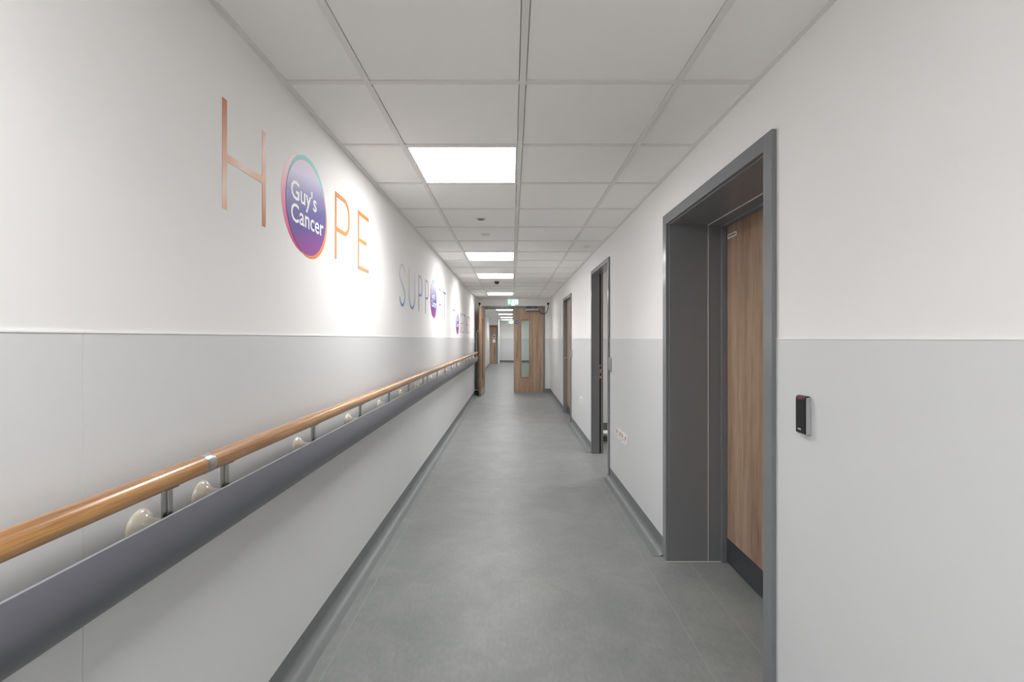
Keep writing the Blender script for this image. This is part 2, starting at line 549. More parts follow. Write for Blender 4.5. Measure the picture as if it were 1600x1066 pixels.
# alcove with the distant door
DFX0, DFX1, DFZ, DFY = -1.72, -0.745, 2.04, 25.0
w2 = MB()
w2.box(-3.0, DFX0 + 0.02, DFY, DFY + 0.14, 0, 2.62)
w2.box(DFX1 - 0.02, -0.70, DFY, DFY + 0.14, 0, 2.62)
w2.box(DFX0 + 0.02, DFX1 - 0.02, DFY, DFY + 0.14, DFZ - 0.02, 2.62)
w2.box(-0.82, -0.70, DFY + 0.14, YF, 0, 2.62)
w2 = w2.build('wall_alcove', M['wall'])
tag(w2, 'white wall around the distant wooden door', kind='structure')
o = B(-3.12, -3.0, 22.0, DFY + 0.14, 0, 2.62).build('wall_alcove_side', M['wall'])
tag(o, 'white side wall of the passage turning off by the distant door', kind='structure')
o = B(-3.0, FXL - 0.12, 22.0, 22.12, 0, 2.62).build('wall_alcove_front', M['wall'])
tag(o, 'white wall closing the side passage by the distant door', kind='structure')

# ------------------------------------------------------------------ room behind the open doorway
rx0, rx1, ry0, ry1 = XR + 0.12, 3.3, YA, 7.02
o = B(rx0, rx1, ry1, ry1 + 0.1, 0, 2.62).build('wall_room_back', M['wall'])
tag(o, 'off-white wall seen through the open doorway', kind='structure')
B(rx0, rx1, ry1 - 0.003, ry1, 0.10, 1.345).build('cladding_sheet', M['clad'], o)
tag(B(rx0, rx1, ry1 - 0.008, ry1, 0, 0.105).build('baseboard_room', M['skirt']), 'grey skirting seen low through the open doorway', kind='structure')
tag(B(rx1, rx1 + 0.1, ry0 - 0.1, ry1 + 0.1, 0, 2.62).build('wall_room_side', M['wall']), 'off-white side wall of the room with the open doorway', kind='structure')
tag(B(XR + 0.42, rx1, ry0 - 0.1, ry0, 0, 2.62).build('wall_room_front', M['wall']), 'off-white near wall of the room with the open doorway', kind='structure')

# ------------------------------------------------------------------ doors in the right wall
def lining_set(r, y0, y1, zt, x0, x1, inset, th, name, bevel=0.0015):
    """two jambs and a head of a lining, flush inset from the outer frame edges"""
    a, b, t = y0 + inset, y1 - inset, zt - inset
    B(x0, x1, a - th, a, 0.0, t + th).build(name, M['frame'], r, bevel)
    B(x0, x1, b, b + th, 0.0, t + th).build(name, M['frame'], r, bevel)
    B(x0, x1, a, b, t, t + th).build(name, M['frame'], r, bevel)

def architraves(r, y0, y1, zt, wd, bevel=0.002):
    x0, x1 = XR - 0.018, XR + 0.001
    B(x0, x1, y0, y0 + wd, 0.0, zt).build('architrave', M['frame'], r, bevel)
    B(x0, x1, y1 - wd, y1, 0.0, zt).build('architrave', M['frame'], r, bevel)
    B(x0, x1, y0 + wd, y1 - wd, zt - wd, zt).build('architrave', M['frame'], r, bevel)

# nearest door: deep reveal, closed leaf
d1 = root('door_1', (XR, 2.3, 0), 'closed wooden door set back in a deep dark grey frame, nearest on the right', kind='structure')
architraves(d1, *DA, 0.060)
lining_set(d1, *DA, XR + 0.001, 1.182, 0.0650, 0.028, 'reveal_lining')
lining_set(d1, *DA, 1.182, 1.256, 0.0700, 0.031, 'frame_jamb')
lining_set(d1, *DA, 1.256, 1.289, 0.0845, 0.045, 'door_stop')
la, lb, lt = DA[0] + 0.073, DA[1] - 0.073, DA[2] - 0.073
lf = B(1.2905, 1.3345, la, lb, 0.006, lt).build('leaf', M['door'], d1, 0.001)
B(1.289, 1.2905, la + 0.004, lb - 0.004, 0.008, 0.150).build('kick_plate', M['darkplate'], lf)
pl = B(1.2885, 1.2905, 2.740, 2.850, 1.938, 1.964).build('name_plate', M['white'], lf)
pl['label'] = 'small white label near the top of the door'
for i, (a, b) in enumerate(((2.748, 2.767), (2.771, 2.792), (2.796, 2.818), (2.822, 2.840))):
    B(1.2881, 1.2886, a, b, 1.946, 1.957).build('print', M['ink'], lf)
B(XR - 0.019, 1.256, DA[1] - 0.0740, DA[1] - 0.0700, 0.0, 0.004).build('sealant', M['seal'], d1)
jx = (1.1808, 1.1822)
B(*jx, DA[1] - 0.0712, DA[1] - 0.0640, 0.004, DA[2] - 0.066).build('joint_sealant', M['seal'], d1)
B(*jx, DA[0] + 0.066, DA[1] - 0.066, DA[2] - 0.0712, DA[2] - 0.0640).build('joint_sealant', M['seal'], d1)
hd = MB().lathe([(0.025, 0), (0.025, 0.008), (0.009, 0.010), (0.009, 0.045)], (1.2905, la + 0.07, 1.0), 'x', 20)
hd.v = [(2 * 1.2905 - x, y, z) for x, y, z in hd.v]
hd.tube([(1.2505, la + 0.07, 1.0), (1.2505, la + 0.19, 1.0)], 0.009)
hd.build('lever_handle', M['steel'], lf, smooth=True)

# open doorway
d2 = root('door_2', (XR, 5.1, 0), 'open doorway with dark grey frame between the nearest and the farther door', kind='structure')
architraves(d2, *DB, 0.045)
lining_set(d2, *DB, XR + 0.001, 1.022, 0.048, 0.028, 'reveal_lining')
lining_set(d2, *DB, 1.022, 1.068, 0.034, 0.014, 'frame_jamb')
B(1.022, 1.042, DB[1] - 0.0355, DB[1] - 0.034, 0.0, DB[2] - 0.036).build('smoke_seal', M['rubber'], d2)
for z in (1.005, 0.925):
    B(1.021, 1.052, DB[1] - 0.037, DB[1] - 0.0345, z - 0.045, z + 0.030).build('strike_plate', M['steel'], d2)
    B(1.028, 1.044, DB[1] - 0.0375, DB[1] - 0.036, z - 0.022, z + 0.018).build('keep_hole', M['rubber'], d2)
l2 = B(1.07, 1.95, DB[0] - 0.022, DB[0] + 0.022, 0.006, DB[2] - 0.05).build('leaf', M['door'], d2, 0.001)
B(1.16, 1.86, DB[0] + 0.022, DB[0] + 0.0235, 0.01, 0.15).build('kick_plate', M['darkplate'], l2)
hd = MB().tube([(1.88, DB[0] + 0.02, 1.0), (1.88, DB[0] + 0.07, 1.0), (1.75, DB[0] + 0.07, 1.0)], 0.009)
hd.build('lever_handle', M['steel'], l2, smooth=True)

# farther door
d3 = root('door_3', (XR, 8.1, 0), 'closed wooden door in a grey frame, farthest on the right wall', kind='structure')
architraves(d3, *DC, 0.050)
lining_set(d3, *DC, XR + 0.001, 0.992, 0.053, 0.033, 'reveal_lining')
lining_set(d3, *DC, 0.992, 1.045, 0.041, 0.021, 'frame_jamb')
l3 = B(0.9935, 1.0375, DC[0] + 0.044, DC[1] - 0.044, 0.006, DC[2] - 0.044).build('leaf', M['door'], d3, 0.001)
B(0.9920, 0.9935, DC[0] + 0.056, DC[1] - 0.056, 0.008, 0.150).build('kick_plate', M['darkplate'], l3)
hd = MB().tube([(0.9935, DC[1] - 0.12, 1.0), (0.945, DC[1] - 0.12, 1.0), (0.945, DC[1] - 0.25, 1.0)], 0.009)
hd.build('lever_handle', M['steel'], l3, smooth=True)
B(0.9915, 0.9935, 7.98, 8.06, 1.86, 1.94).build('door_sign', M['inkdark'], l3)

# ------------------------------------------------------------------ double doors at the end
d4 = root('door_4', (0.03, YE, 0), 'double wooden doors at the corridor end, left leaf standing open', kind='structure')
fy0, fy1 = YE - 0.014, YE + 0.144
B(EX0, EX0 + 0.050, fy0, fy1, 0, EZ).build('frame_jamb', M['frame'], d4, 0.002)
B(EX1 - 0.046, EX1, fy0, fy1, 0, EZ).build('frame_jamb', M['frame'], d4, 0.002)
B(EX0 + 0.050, EX1 - 0.046, fy0, fy1, EZ - 0.055, EZ).build('frame_head', M['frame'], d4, 0.002)
B(EX0 + 0.050, EX1 - 0.046, YE + 0.045, YE + 0.075, EZ - 0.075, EZ - 0.055).build('door_stop', M['frame'], d4)
LX0, LX1, LZ = 0.046, 0.768, 2.092
GZ0, GZ1 = 0.372, 1.806

def leaf_parts(name_parent, x0, x1, T, push_plate):
    """a leaf built closed between x0 and x1 with its pull face at y = YE - 0.004; T moves it"""
    y0, y1 = YE - 0.004, YE + 0.041
    w = x1 - x0
    meet_left = push_plate is False
    gx0 = x0 + 0.176 if meet_left else x1 - 0.176 - 0.215
    gx1 = gx0 + 0.215
    m = MB()
    m.box(x0, gx0, y0, y1, 0.008, LZ)
    m.box(gx1, x1, y0, y1, 0.008, LZ)
    m.box(gx0, gx1, y0, y1, 0.008, GZ0)
    m.box(gx0, gx1, y0, y1, GZ1, LZ)
    lf = m.xf(T).build('leaf', M['door'], d4)
    ex = (x0, x0 + 0.002) if meet_left else (x1 - 0.002, x1)
    B(ex[0] - 0.001, ex[1] + 0.001, y0 + 0.0005, y1 - 0.0005, 0.008, LZ - 0.001).xf(T).build('edge_lipping', M['lipping'], lf)
    bd = MB()
    for ya, yb in ((y0 - 0.006, y0 + 0.012), (y1 - 0.012, y1 + 0.006)):
        bd.box(gx0 - 0.012, gx0 + 0.012, ya, yb, GZ0 - 0.012, GZ1 + 0.012)
        bd.box(gx1 - 0.012, gx1 + 0.012, ya, yb, GZ0 - 0.012, GZ1 + 0.012)
        bd.box(gx0 + 0.012, gx1 - 0.012, ya, yb, GZ0 - 0.012, GZ0 + 0.012)
        bd.box(gx0 + 0.012, gx1 - 0.012, ya, yb, GZ1 - 0.012, GZ1 + 0.012)
    bd.xf(T).build('glazing_bead', M['bead'], lf)
    B(gx0, gx1, (y0 + y1) / 2 - 0.003, (y0 + y1) / 2 + 0.003, GZ0, GZ1).xf(T).build('vision_panel', M['glass'], lf)
    hx = x0 + 0.072 if meet_left else x1 - 0.072
    pts = [(hx, y0, 1.52), (hx, y0 - 0.045, 1.52), (hx, y0 - 0.062, 1.503), (hx, y0 - 0.062, 0.91), (hx, y0 - 0.045, 0.893), (hx, y0, 0.893)]
    MB().tube(pts, 0.0105, 12).xf(T).build('pull_handle', M['steel'], lf, smooth=True)
    # closer body on the pull face, towards the hinges
    ca, cb = (x1 - 0.42, x1 - 0.115) if meet_left else (x0 + 0.115, x0 + 0.42)
    B(ca, cb, y0 - 0.055, y0, 2.028, 2.080).xf(T).build('closer_body', M['alu'], lf, 0.004)
    B(ca + 0.01, cb - 0.01, y0 - 0.050, y0 - 0.002, 2.016, 2.028).xf(T).build('closer_base', M['black'], lf)
    if push_plate:
        B(x0 + 0.01, x1 - 0.01, y1, y1 + 0.0015, 0.012, 0.155).xf(T).build('kick_plate', M['steel'], lf)
        B(x1 - 0.11, x1 - 0.03, y1, y1 + 0.0015, 1.00, 1.30).xf(T).build('push_plate', M['steel'], lf)
        B(x0 + 0.01, x1 - 0.01, y0 - 0.0015, y0, 0.012, 0.155).xf(T).build('kick_plate', M['darkplate'], lf)
    return lf
I4 = Matrix.Identity(4)
rl = leaf_parts(d4, LX0, LX1, I4, False)
dsc = MB().lathe([(0.040, 0.0), (0.040, -0.0015)], (LX0 + 0.070, YE - 0.004, 1.745), 'y', 32).build('round_sign', M['blue'], rl)
dsc['label'] = 'small round blue sign'
MB().box(LX0 + 0.045, LX0 + 0.095, YE - 0.0062, YE - 0.0056, 1.741, 1.749).build('sign_print', M['textwhite'], rl)
B(0.36, 0.62, YE - 0.030, YE - 0.014, EZ - 0.042, EZ - 0.018).build('closer_track', M['black'], d4, 0.002)
B(0.50, 0.52, YE - 0.045, YE - 0.028, EZ - 0.072, EZ - 0.030).build('closer_arm', M['alu'], d4)
# left leaf, open a little past a right angle, towards the viewer
piv = Vector((-0.712, YE - 0.006, 0))
ang = -math.radians(94.5)
T = Matrix.Translation(piv) @ Matrix.Rotation(ang, 4, 'Z') @ Matrix.Translation(-piv)
ll = leaf_parts(d4, -0.710, 0.043, T, True)

def conduit(name, pts, gl, label):
    r = root(name, gl, label, 'cable', 'door cables')
    MB().lathe([(0.0, 0.0), (0.026, -0.001), (0.030, -0.012), (0.026, -0.028), (0.014, -0.036), (0.0, -0.037)], gl, 'y', 20).build('wall_gland', M['black'], r, smooth=True)
    n = 28
    # Catmull-Rom through the points
    P = [Vector(p) for p in pts]
    P = [P[0] * 2 - P[1]] + P + [P[-1] * 2 - P[-2]]
    out = []
    for i in range(1, len(P) - 2):
        for s in range(8):
            t = s / 8
            out.append(0.5 * ((2 * P[i]) + (P[i + 1] - P[i - 1]) * t + (2 * P[i] - 5 * P[i + 1 - 0] + 4 * P[i + 1] - P[i + 2] if False else (2 * P[i - 1] - 5 * P[i] + 4 * P[i + 1] - P[i + 2])) * t * t + (-P[i - 1] + 3 * P[i] - 3 * P[i + 1] + P[i + 2]) * t ** 3))
    out.append(P[-2])
    MB().tube(out, 0.0085, 10).build('flexible_conduit', M['black'], r, smooth=True)
    return r
yk = YE - 0.075
conduit('door_cable', [(0.896, YE - 0.03, 2.196), (0.893, yk, 2.13), (0.876, yk, 2.045), (0.83, yk, 1.965), (0.76, yk, 1.945), (0.70, yk, 1.985), (0.668, YE - 0.06, 2.035), (0.655, YE - 0.04, 2.05)],
        (0.896, YE, 2.205), 'black cable looping from the wall to the closed right door leaf')
conduit('door_cable', [(-0.803, YE - 0.03, 2.196), (-0.805, yk, 2.13), (-0.815, YE - 0.10, 2.02), (-0.812, YE - 0.14, 1.955), (-0.795, YE - 0.19, 1.97), (-0.78, YE - 0.23, 2.02), (-0.775, YE - 0.235, 2.045)],
        (-0.803, YE, 2.205), 'black cable behind the open left door leaf')
st = root('wall_door_stop', (XL, 11.28, 0.128), 'small white door stop low on the left wall behind the open leaf', 'door stop')
MB().lathe([(0.018, 0.003), (0.018, 0.012), (0.008, 0.014), (0.008, 0.092), (0.012, 0.093), (0.012, 0.108)], (XL, 11.28, 0.128), 'x', 16).build('stop_rod', M['white'], st, smooth=True)

# distant door beyond
d5 = root('door_5', (-1.2, DFY, 0), 'distant wooden door with notices at the far left beyond the double doors', kind='structure')
fm = M['lipping']
B(DFX0, DFX0 + 0.08, DFY - 0.015, DFY + 0.15, 0, DFZ).build('frame_jamb', M['frame'], d5)
B(DFX1 - 0.075, DFX1, DFY - 0.015, DFY + 0.15, 0, DFZ).build('frame_jamb', M['frame'], d5)
B(DFX0 + 0.08, DFX1 - 0.075, DFY - 0.015, DFY + 0.15, DFZ - 0.10, DFZ).build('frame_head', M['lipping'], d5)
lf = B(DFX0 + 0.083, DFX1 - 0.078, DFY + 0.06, DFY + 0.105, 0.006, DFZ - 0.105).build('leaf', M['door'], d5)
B(-1.01, -0.87, DFY + 0.058, DFY + 0.06, 1.37, 1.53).build('picture_notice', M['paper'], lf)
B(-0.985, -0.895, DFY + 0.0565, DFY + 0.058, 1.40, 1.50).build('picture_print', M['inkdark'], lf)
B(-1.015, -0.875, DFY + 0.058, DFY + 0.06, 1.13, 1.30).build('paper_notice', M['paper'], lf)

# ------------------------------------------------------------------ ceiling light panels
def light_panel(cx, cy, label):
    r = root('ceiling_light', (cx, cy, ZC), label, 'ceiling light', 'square light panels in the ceiling')
    h = TS / 2 - 0.013
    f = MB()
    e = 0.011
    f.box(cx - h, cx + h, cy - h, cy - h + e, ZC - 0.0005, ZC + 0.02)
    f.box(cx - h, cx + h, cy + h - e, cy + h, ZC - 0.0005, ZC + 0.02)
    f.box(cx - h, cx - h + e, cy - h + e, cy + h - e, ZC - 0.0005, ZC + 0.02)
    f.box(cx + h - e, cx + h, cy - h + e, cy + h - e, ZC - 0.0005, ZC + 0.02)
    f.build('trim_frame', M['white'], r)
    B(cx - h + e, cx + h - e, cy - h + e, cy + h - e, ZC + 0.003, ZC + 0.006).build('diffuser', M['panel'], r)
    ld = bpy.data.lights.new('panel_optic', 'AREA')
    ld.shape = 'SQUARE'
    ld.size = 2 * (h - e)
    ld.energy = LAMP
    ld.spread = math.radians(134)
    ld.color = (1.0, 0.996, 0.992)
    lo = bpy.data.objects.new('panel_optic', ld)
    C.objects.link(lo)
    lo.parent = r
    lo.location = (0, 0, 0.0015)
    B(cx - h, cx + h, cy - h, cy + h, ZC + 0.0205, ZC + 0.024).build('back_plate', M['offwhite'], r)
    return r
cxl = (GX[0] + GX[1]) / 2
LBL = {-10: 'square ceiling light well behind the viewer', -7: 'square ceiling light a few steps behind the viewer', -4: 'square ceiling light just behind the viewer, out of the picture',
       1: 'largest square ceiling light, nearest the viewer in the picture', 6: 'second square ceiling light from the viewer',
       9: 'third square ceiling light, just before the dark ceiling dome', 14: 'fourth square ceiling light, just before the double doors beside the green exit sign'}
light_panel(cxl, YN, LBL.pop(-4))
for k in LIGHT_ROWS:
    light_panel(cxl, ROW0 + TS * (k + 0.5), LBL[k])
FL = ['first ceiling light beyond the double doors, hidden by the frame head', 'ceiling light seen just under the double door frame head, uppermost of four',
      'second ceiling light down of those seen through the open doors', 'third ceiling light down of those seen through the open doors',
      'most distant ceiling light, by the far exit sign']
for i, lab in zip(far_light_rows, FL):
    light_panel(cxl, (frows[i][0] + frows[i][1]) / 2, lab)
light_panel(-2.2, 24.0, 'square ceiling light in the side passage by the distant door')
rl_ = light_panel(2.1, 5.4, 'unseen square ceiling light added to light the room with the open doorway')  # unseen lamp, added so the room behind the doorway is lit
# ceiling of that room
B(rx0, rx1, ry0, 5.4 - 0.3, ZC + 0.0015, ZC + 0.02).build('ceiling_tile', M['tile'], ce)
B(rx0, rx1, 5.4 + 0.3, ry1, ZC + 0.0015, ZC + 0.02).build('ceiling_tile', M['tile'], ce)
B(rx0, 1.8, 5.1, 5.7, ZC + 0.0015, ZC + 0.02).build('ceiling_tile', M['tile'], ce)
B(2.4, rx1, 5.1, 5.7, ZC + 0.0015, ZC + 0.02).build('ceiling_tile', M['tile'], ce)

# ------------------------------------------------------------------ handrail
RXC, RZC, RR = -0.803, 1.018, 0.0245
YR1 = 10.95
hr = root('handrail', (XL, 1.24, RZC), 'round oak handrail on slim metal brackets along the left wall', 'handrail')
rj = [YB, 1.2425, 4.465, 7.69, YR1]
for a, b in zip(rj[:-1], rj[1:]):
    n = 28
    pts = [(RXC + RR * math.cos(2 * PI * i / n), RZC + RR * math.sin(2 * PI * i / n)) for i in range(n)]
    MB().prism(pts, a + 0.0003, b - 0.0003, 'y').build('rail', M['rail'], hr, smooth=True)
rg = [(RR + 0.0004, -0.018), (RR + 0.0008, -0.017), (RR + 0.0008, 0.017), (RR + 0.0004, 0.018)]
MB().lathe(rg, (RXC, 1.2425, RZC), 'y', 32).build('joint_ring', M['steel'], hr, smooth=True)
endc = [(RXC + RR * 1.02 * math.cos(2 * PI * i / 24), RZC + RR * 1.02 * math.sin(2 * PI * i / 24)) for i in range(24)]
MB().prism(endc, YR1, YR1 + 0.012, 'y').build('end_cap', M['rail'], hr, 0.003)
bys = []
for s in range(-2, 4):
    base = 1.345 + s * 3.225
    bys += [base + 0.6 * i for i in range(5)] + [base + 0.6 * 5]
bys = [y for y in bys if YB + 0.2 < y < YR1 - 0.05]
src = None
for y in bys:
    if src is None:
        m = MB()
        m.box(RXC - 0.012, RXC - 0.007, y - 0.014, y + 0.014, 0.9065, RZC - RR + 0.003)
        m.box(RXC - 0.007, RXC - 0.003, y - 0.002, y + 0.014, 0.925, RZC - RR + 0.003)
        m.box(RXC - 0.010, RXC + 0.010, y - 0.018, y + 0.018, RZC - RR - 0.0015, RZC - RR + 0.001)
        m.box(RXC - 0.018, RXC - 0.006, y - 0.016, y + 0.016, 0.9063, 0.9095)
        src = m.build('bracket', M['steel'], hr, 0.001, origin=(RXC, y, RZC))
        src_y = y
    else:
        put_copy(src, hr, (src.location.x, src.location.y + (y - src_y), src.location.z))

# ------------------------------------------------------------------ crash rail below it
cr = root('crash_rail', (XL, 2.86, 0.86), 'broad curved grey crash rail on cream spacers below the wooden handrail', 'crash rail')
XE, XF, XT, Z0, Z1 = -0.815, -0.778, -0.792, 0.797, 0.9335
outer = []
N = 18
for i in range(N + 1):
    t = i / N                                   # bottom to top
    z = Z0 + (Z1 - Z0) * t
    if t < 0.55: x = XE + (XF - XE) * math.sin(t / 0.55 * PI / 2) ** 0.75
    else: x = XF + (XT - XF) * ((t - 0.55) / 0.45) ** 2
    outer.append((x, z))
inner = [(x - 0.005, z) for x, z in outer]
cj = [YB, -0.15, 2.86, 5.87, 8.88, YR1 + 0.02]
for a, b in zip(cj[:-1], cj[1:]):
    MB().strip(outer, inner, a + 0.0009, b - 0.0009, 'y').build('bumper_panel', M['bumper'], cr, smooth=True)
    B(XT - 0.0055, XT + 0.0004, a + 0.001, b - 0.001, Z1 - 0.0012, Z1 + 0.0004).build('top_highlight', M['bump_highlight'], cr)  # thin pale strip painting the edge highlight along the panel top
full = [(x + 0.0008, z) for x, z in outer] + [(XE - 0.008, Z1), (XE - 0.008, Z0)]
MB().prism(full, YR1 + 0.02, YR1 + 0.03, 'y').build('end_cap', M['bumper'], cr, 0.002)
src = None
for y in bys:
    yy = y + 0.008
    if src is None:
        prof = [(0.043, 0.0035), (0.043, 0.007), (0.0415, 0.0105), (0.038, 0.014), (0.033, 0.018), (0.028, 0.023), (0.0245, 0.030), (0.0225, 0.040), (0.0215, 0.052), (0.0215, 0.0615)]
        src = MB().lathe(prof, (XL, yy, 0.897), 'x', 28).build('spacer', M['cream'], cr, smooth=True, origin=(XL, yy, 0.897))
        src_y = yy
    else:
        put_copy(src, cr, (src.location.x, src.location.y + (yy - src_y), src.location.z))
# backing channel that carries the bumper
B(XL + 0.062, XL + 0.068, YB, YR1 + 0.01, 0.815, 0.906).build('carrier', M['alu'], cr)

# ------------------------------------------------------------------ wall lettering
TW = 0.0226
def arc(cx, cz, rx, rz, a0, a1, n=16):
    return [(cx + rx * math.cos(math.radians(a0 + (a1 - a0) * i / n)), cz + rz * math.sin(math.radians(a0 + (a1 - a0) * i / n))) for i in range(n + 1)]

def ribbon(mb, pts, wd, xw=XL, th=0.0012):
    """flat stroke of width wd along (y, z) points on the left wall"""
    P = [Vector(p) for p in pts]
    L, R = [], []
    for i, p in enumerate(P):
        a = (P[i] - P[i - 1]).normalized() if i > 0 else None
        b = (P[i + 1] - P[i]).normalized() if i < len(P) - 1 else None
        if a is None: n = Vector((-b.y, b.x)); s = 1
        elif b is None: n = Vector((-a.y, a.x)); s = 1
        else:
            t = (a + b).normalized()
            n = Vector((-t.y, t.x))
            s = 1 / max(0.35, n.dot(Vector((-a.y, a.x))))
        L.append(tuple(p + n * (wd / 2 * s)))
        R.append(tuple(p - n * (wd / 2 * s)))
    mb.strip(L, R, xw + 0.0003, xw + 0.0003 + th, 'x')

def letter(ch, y0, y1, z0, z1):
    """strokes of one capital between its outer edges"""
    w, h = y1 - y0, z1 - z0
    t = TW
    a, b, lo, hi = y0 + t / 2, y1 - t / 2, z0 + t / 2, z1 - t / 2
    if ch == 'H':
        zm = z0 + h * 0.478
        return [[(a, z0), (a, z1)], [(b, z0), (b, z1)], [(a + t / 2, zm), (b - t / 2, zm)]]
    if ch == 'P':
        zm = z0 + h * 0.42 + t / 2
        rz = (hi - zm) / 2
        rx = min(rz * 0.8, (b - a) * 0.75)
        bow = [(a + t / 2, hi)] + arc(b - rx, zm + rz, rx, rz, 90, -90, 14) + [(a + t / 2, zm)]
        return [[(a, z0), (a, z1)], bow]
    if ch == 'R':
        zm = z0 + h * 0.45
        rz = (hi - zm) / 2
        rx = min(rz * 0.8, (b - a) * 0.75)
        bow = [(a + t / 2, hi)] + arc(b - rx, zm + rz, rx, rz, 90, -90, 14) + [(a + t / 2, zm)]
        return [[(a, z0), (a, z1)], bow, [(b - rx * 0.9, zm - t / 2), (b, z0)]]
    if ch == 'E':
        zm = z0 + h * 0.51
        return [[(a, z0), (a, z1)], [(a + t / 2, hi), (y1, hi)], [(a + t / 2, zm), (y1 - w * 0.2, zm)], [(a + t / 2, lo), (y1, lo)]]
    if ch == 'T':
        m = (y0 + y1) / 2
        return [[(y0, hi), (y1, hi)], [(m, z0), (m, hi - t / 2)]]
    if ch == 'U':
        r = (b - a) / 2
        return [[(a, z1), (a, lo + r)] + arc((a + b) / 2, lo + r, r, r, 180, 360, 20)[1:] + [(b, z1)]]
    if ch == 'S':
        zm = z0 + h * 0.52
        ru, rd = (hi - zm) / 2, (zm - lo) / 2
        m, r = (a + b) / 2, (b - a) / 2
        up = arc(m, hi - ru, r * 0.95, ru, 20, 180, 14)
        mid = [(m - r * 0.93, hi - ru - ru * 0.32), (m - r * 0.62, hi - ru - ru * 0.68), (m, zm), (m + r * 0.62, lo + rd + rd * 0.62), (m + r * 0.95, lo + rd + rd * 0.28)]
        dn = arc(m, lo + rd, r, rd, 0, -165, 14)
        return [up + mid + dn]
    if ch == 'G':
        m, r = (y0 + y1) / 2, (b - a) / 2
        rz = (hi - lo) / 2
        c = arc(m, (hi + lo) / 2, r, rz, 45, 345, 30)
        return [c, [(m + r * 0.1, z0 + h * 0.46), (b, z0 + h * 0.46), (b, z0 + h * 0.22)]]
    return []

def text_mesh(txt, y0, y1, z_base, cap_h, xw):
    """lettering fitted to a width along y and a cap height"""
    cu = bpy.data.curves.new('t', 'FONT')
    cu.body = txt
    cu.size = 1.0
    cu.extrude = 0.0
    cu.resolution_u = 3
    cu.offset = 0.012
    ob = bpy.data.objects.new('t', cu)
    C.objects.link(ob)
    dg = bpy.context.evaluated_depsgraph_get()
    dg.update()
    me = bpy.data.meshes.new_from_object(ob.evaluated_get(dg))
    vs = [v.co.copy() for v in me.vertices]
    fs = [tuple(p.vertices) for p in me.polygons]
    bpy.data.objects.remove(ob)
    bpy.data.curves.remove(cu)
    xa, xb = min(v.x for v in vs), max(v.x for v in vs)
    cap = 0.729
    k = (y1 - y0) / (xb - xa)
    kz = cap_h / cap
    mb = MB()
    mb.v = [(xw, y0 + (v.x - xa) * k, z_base + v.y * kz) for v in vs]
    mb.f = fs
    return mb

mat_main = print_gradient('roundel_purple', [(0.0, srgb(150, 62, 150)), (0.18, srgb(128, 62, 150)), (0.30, srgb(84, 72, 152)), (0.48, srgb(96, 88, 158)), (0.66, srgb(138, 132, 184)), (0.85, srgb(200, 196, 220)), (1.0, srgb(224, 198, 216))], -0.2, 0.2, skew=-0.15)
mat_pink = print_gradient('roundel_pink', [(0.0, srgb(214, 70, 120)), (0.35, srgb(226, 110, 150)), (0.65, srgb(236, 168, 186)), (0.9, srgb(236, 216, 220))], -0.2, 0.2)
mat_teal = print_gradient('roundel_teal', [(0.0, srgb(110, 160, 190)), (0.6, srgb(120, 196, 190)), (1.0, srgb(140, 200, 200))], -0.2, 0.2)
mat_orange = print_gradient('roundel_orange', [(0.0, srgb(230, 138, 76)), (0.5, srgb(232, 154, 72)), (1.0, srgb(230, 166, 100))], -0.2, 0.2)

def disc(mb, cy, cz, r, x0, x1, n=56):
    mb.prism([(cy + r * math.cos(2 * PI * i / n), cz + r * math.sin(2 * PI * i / n)) for i in range(n)], x0, x1, 'x')
    return mb

def roundel(r, cy, cz, faint=False):
    x = XL + 0.0003
    k = 1.0
    main = disc(MB(), cy, cz, 0.200, x + 0.0011, x + 0.0016).build('roundel', mat_main, r, origin=(XL, cy, cz))
    disc(MB(), cy - 0.029, cz + 0.006, 0.206, x, x + 0.0003).build('pink_halo', mat_pink, main, origin=(XL, cy - 0.029, cz + 0.006))
    disc(MB(), cy + 0.005, cz + 0.023, 0.200, x + 0.0003, x + 0.0006).build('teal_halo', mat_teal, main, origin=(XL, cy + 0.005, cz + 0.023))
    disc(MB(), cy + 0.019, cz - 0.013, 0.198, x + 0.0006, x + 0.0010).build('orange_halo', mat_orange, main, origin=(XL, cy + 0.019, cz - 0.013))
    text_mesh("Guy's", cy - 0.158, cy + 0.092, cz + 0.008, 0.078, x + 0.0022).build('lettering', M['textwhite'], main)
    text_mesh('Cancer', cy - 0.158, cy + 0.170, cz - 0.084, 0.078, x + 0.0022).build('lettering', M['textwhite'], main)
    return main

def word(name, items, z0, z1, mats, label, ocy, ocz):
    ys = [i[1] for i in items]
    r = root(name, (XL, min(ys), z0), label, 'wall lettering')
    for ch, y0, y1 in items:
        mb = MB()
        for st_ in letter(ch, y0, y1, z0, z1):
            ribbon(mb, st_, TW)
        o = mb.build('letter', mats[ch + str(items.index((ch, y0, y1)))] if isinstance(mats, dict) else mats, r, origin=(XL, (y0 + y1) / 2, (z0 + z1) / 2))
    roundel(r, ocy, ocz)
    return r
cop, pea, lig = srgb(198, 124, 80), srgb(226, 178, 150), srgb(238, 212, 198)
mat_H = print_gradient('letter_copper', [(0.0, cop), (0.38, pea), (0.5, lig), (0.66, pea), (1.0, cop)], -0.27, 0.27, skew=-0.9)
mat_PE = print_gradient('letter_orange', [(0.0, srgb(206, 146, 100)), (0.45, srgb(204, 138, 76)), (1.0, srgb(206, 130, 62))], -0.17, 0.17)
mat_S = print_gradient('letter_blue_lilac', [(0.0, srgb(92, 128, 180)), (0.2, srgb(136, 160, 200)), (0.5, srgb(186, 190, 214)), (1.0, srgb(214, 212, 226))], -0.175, 0.175)
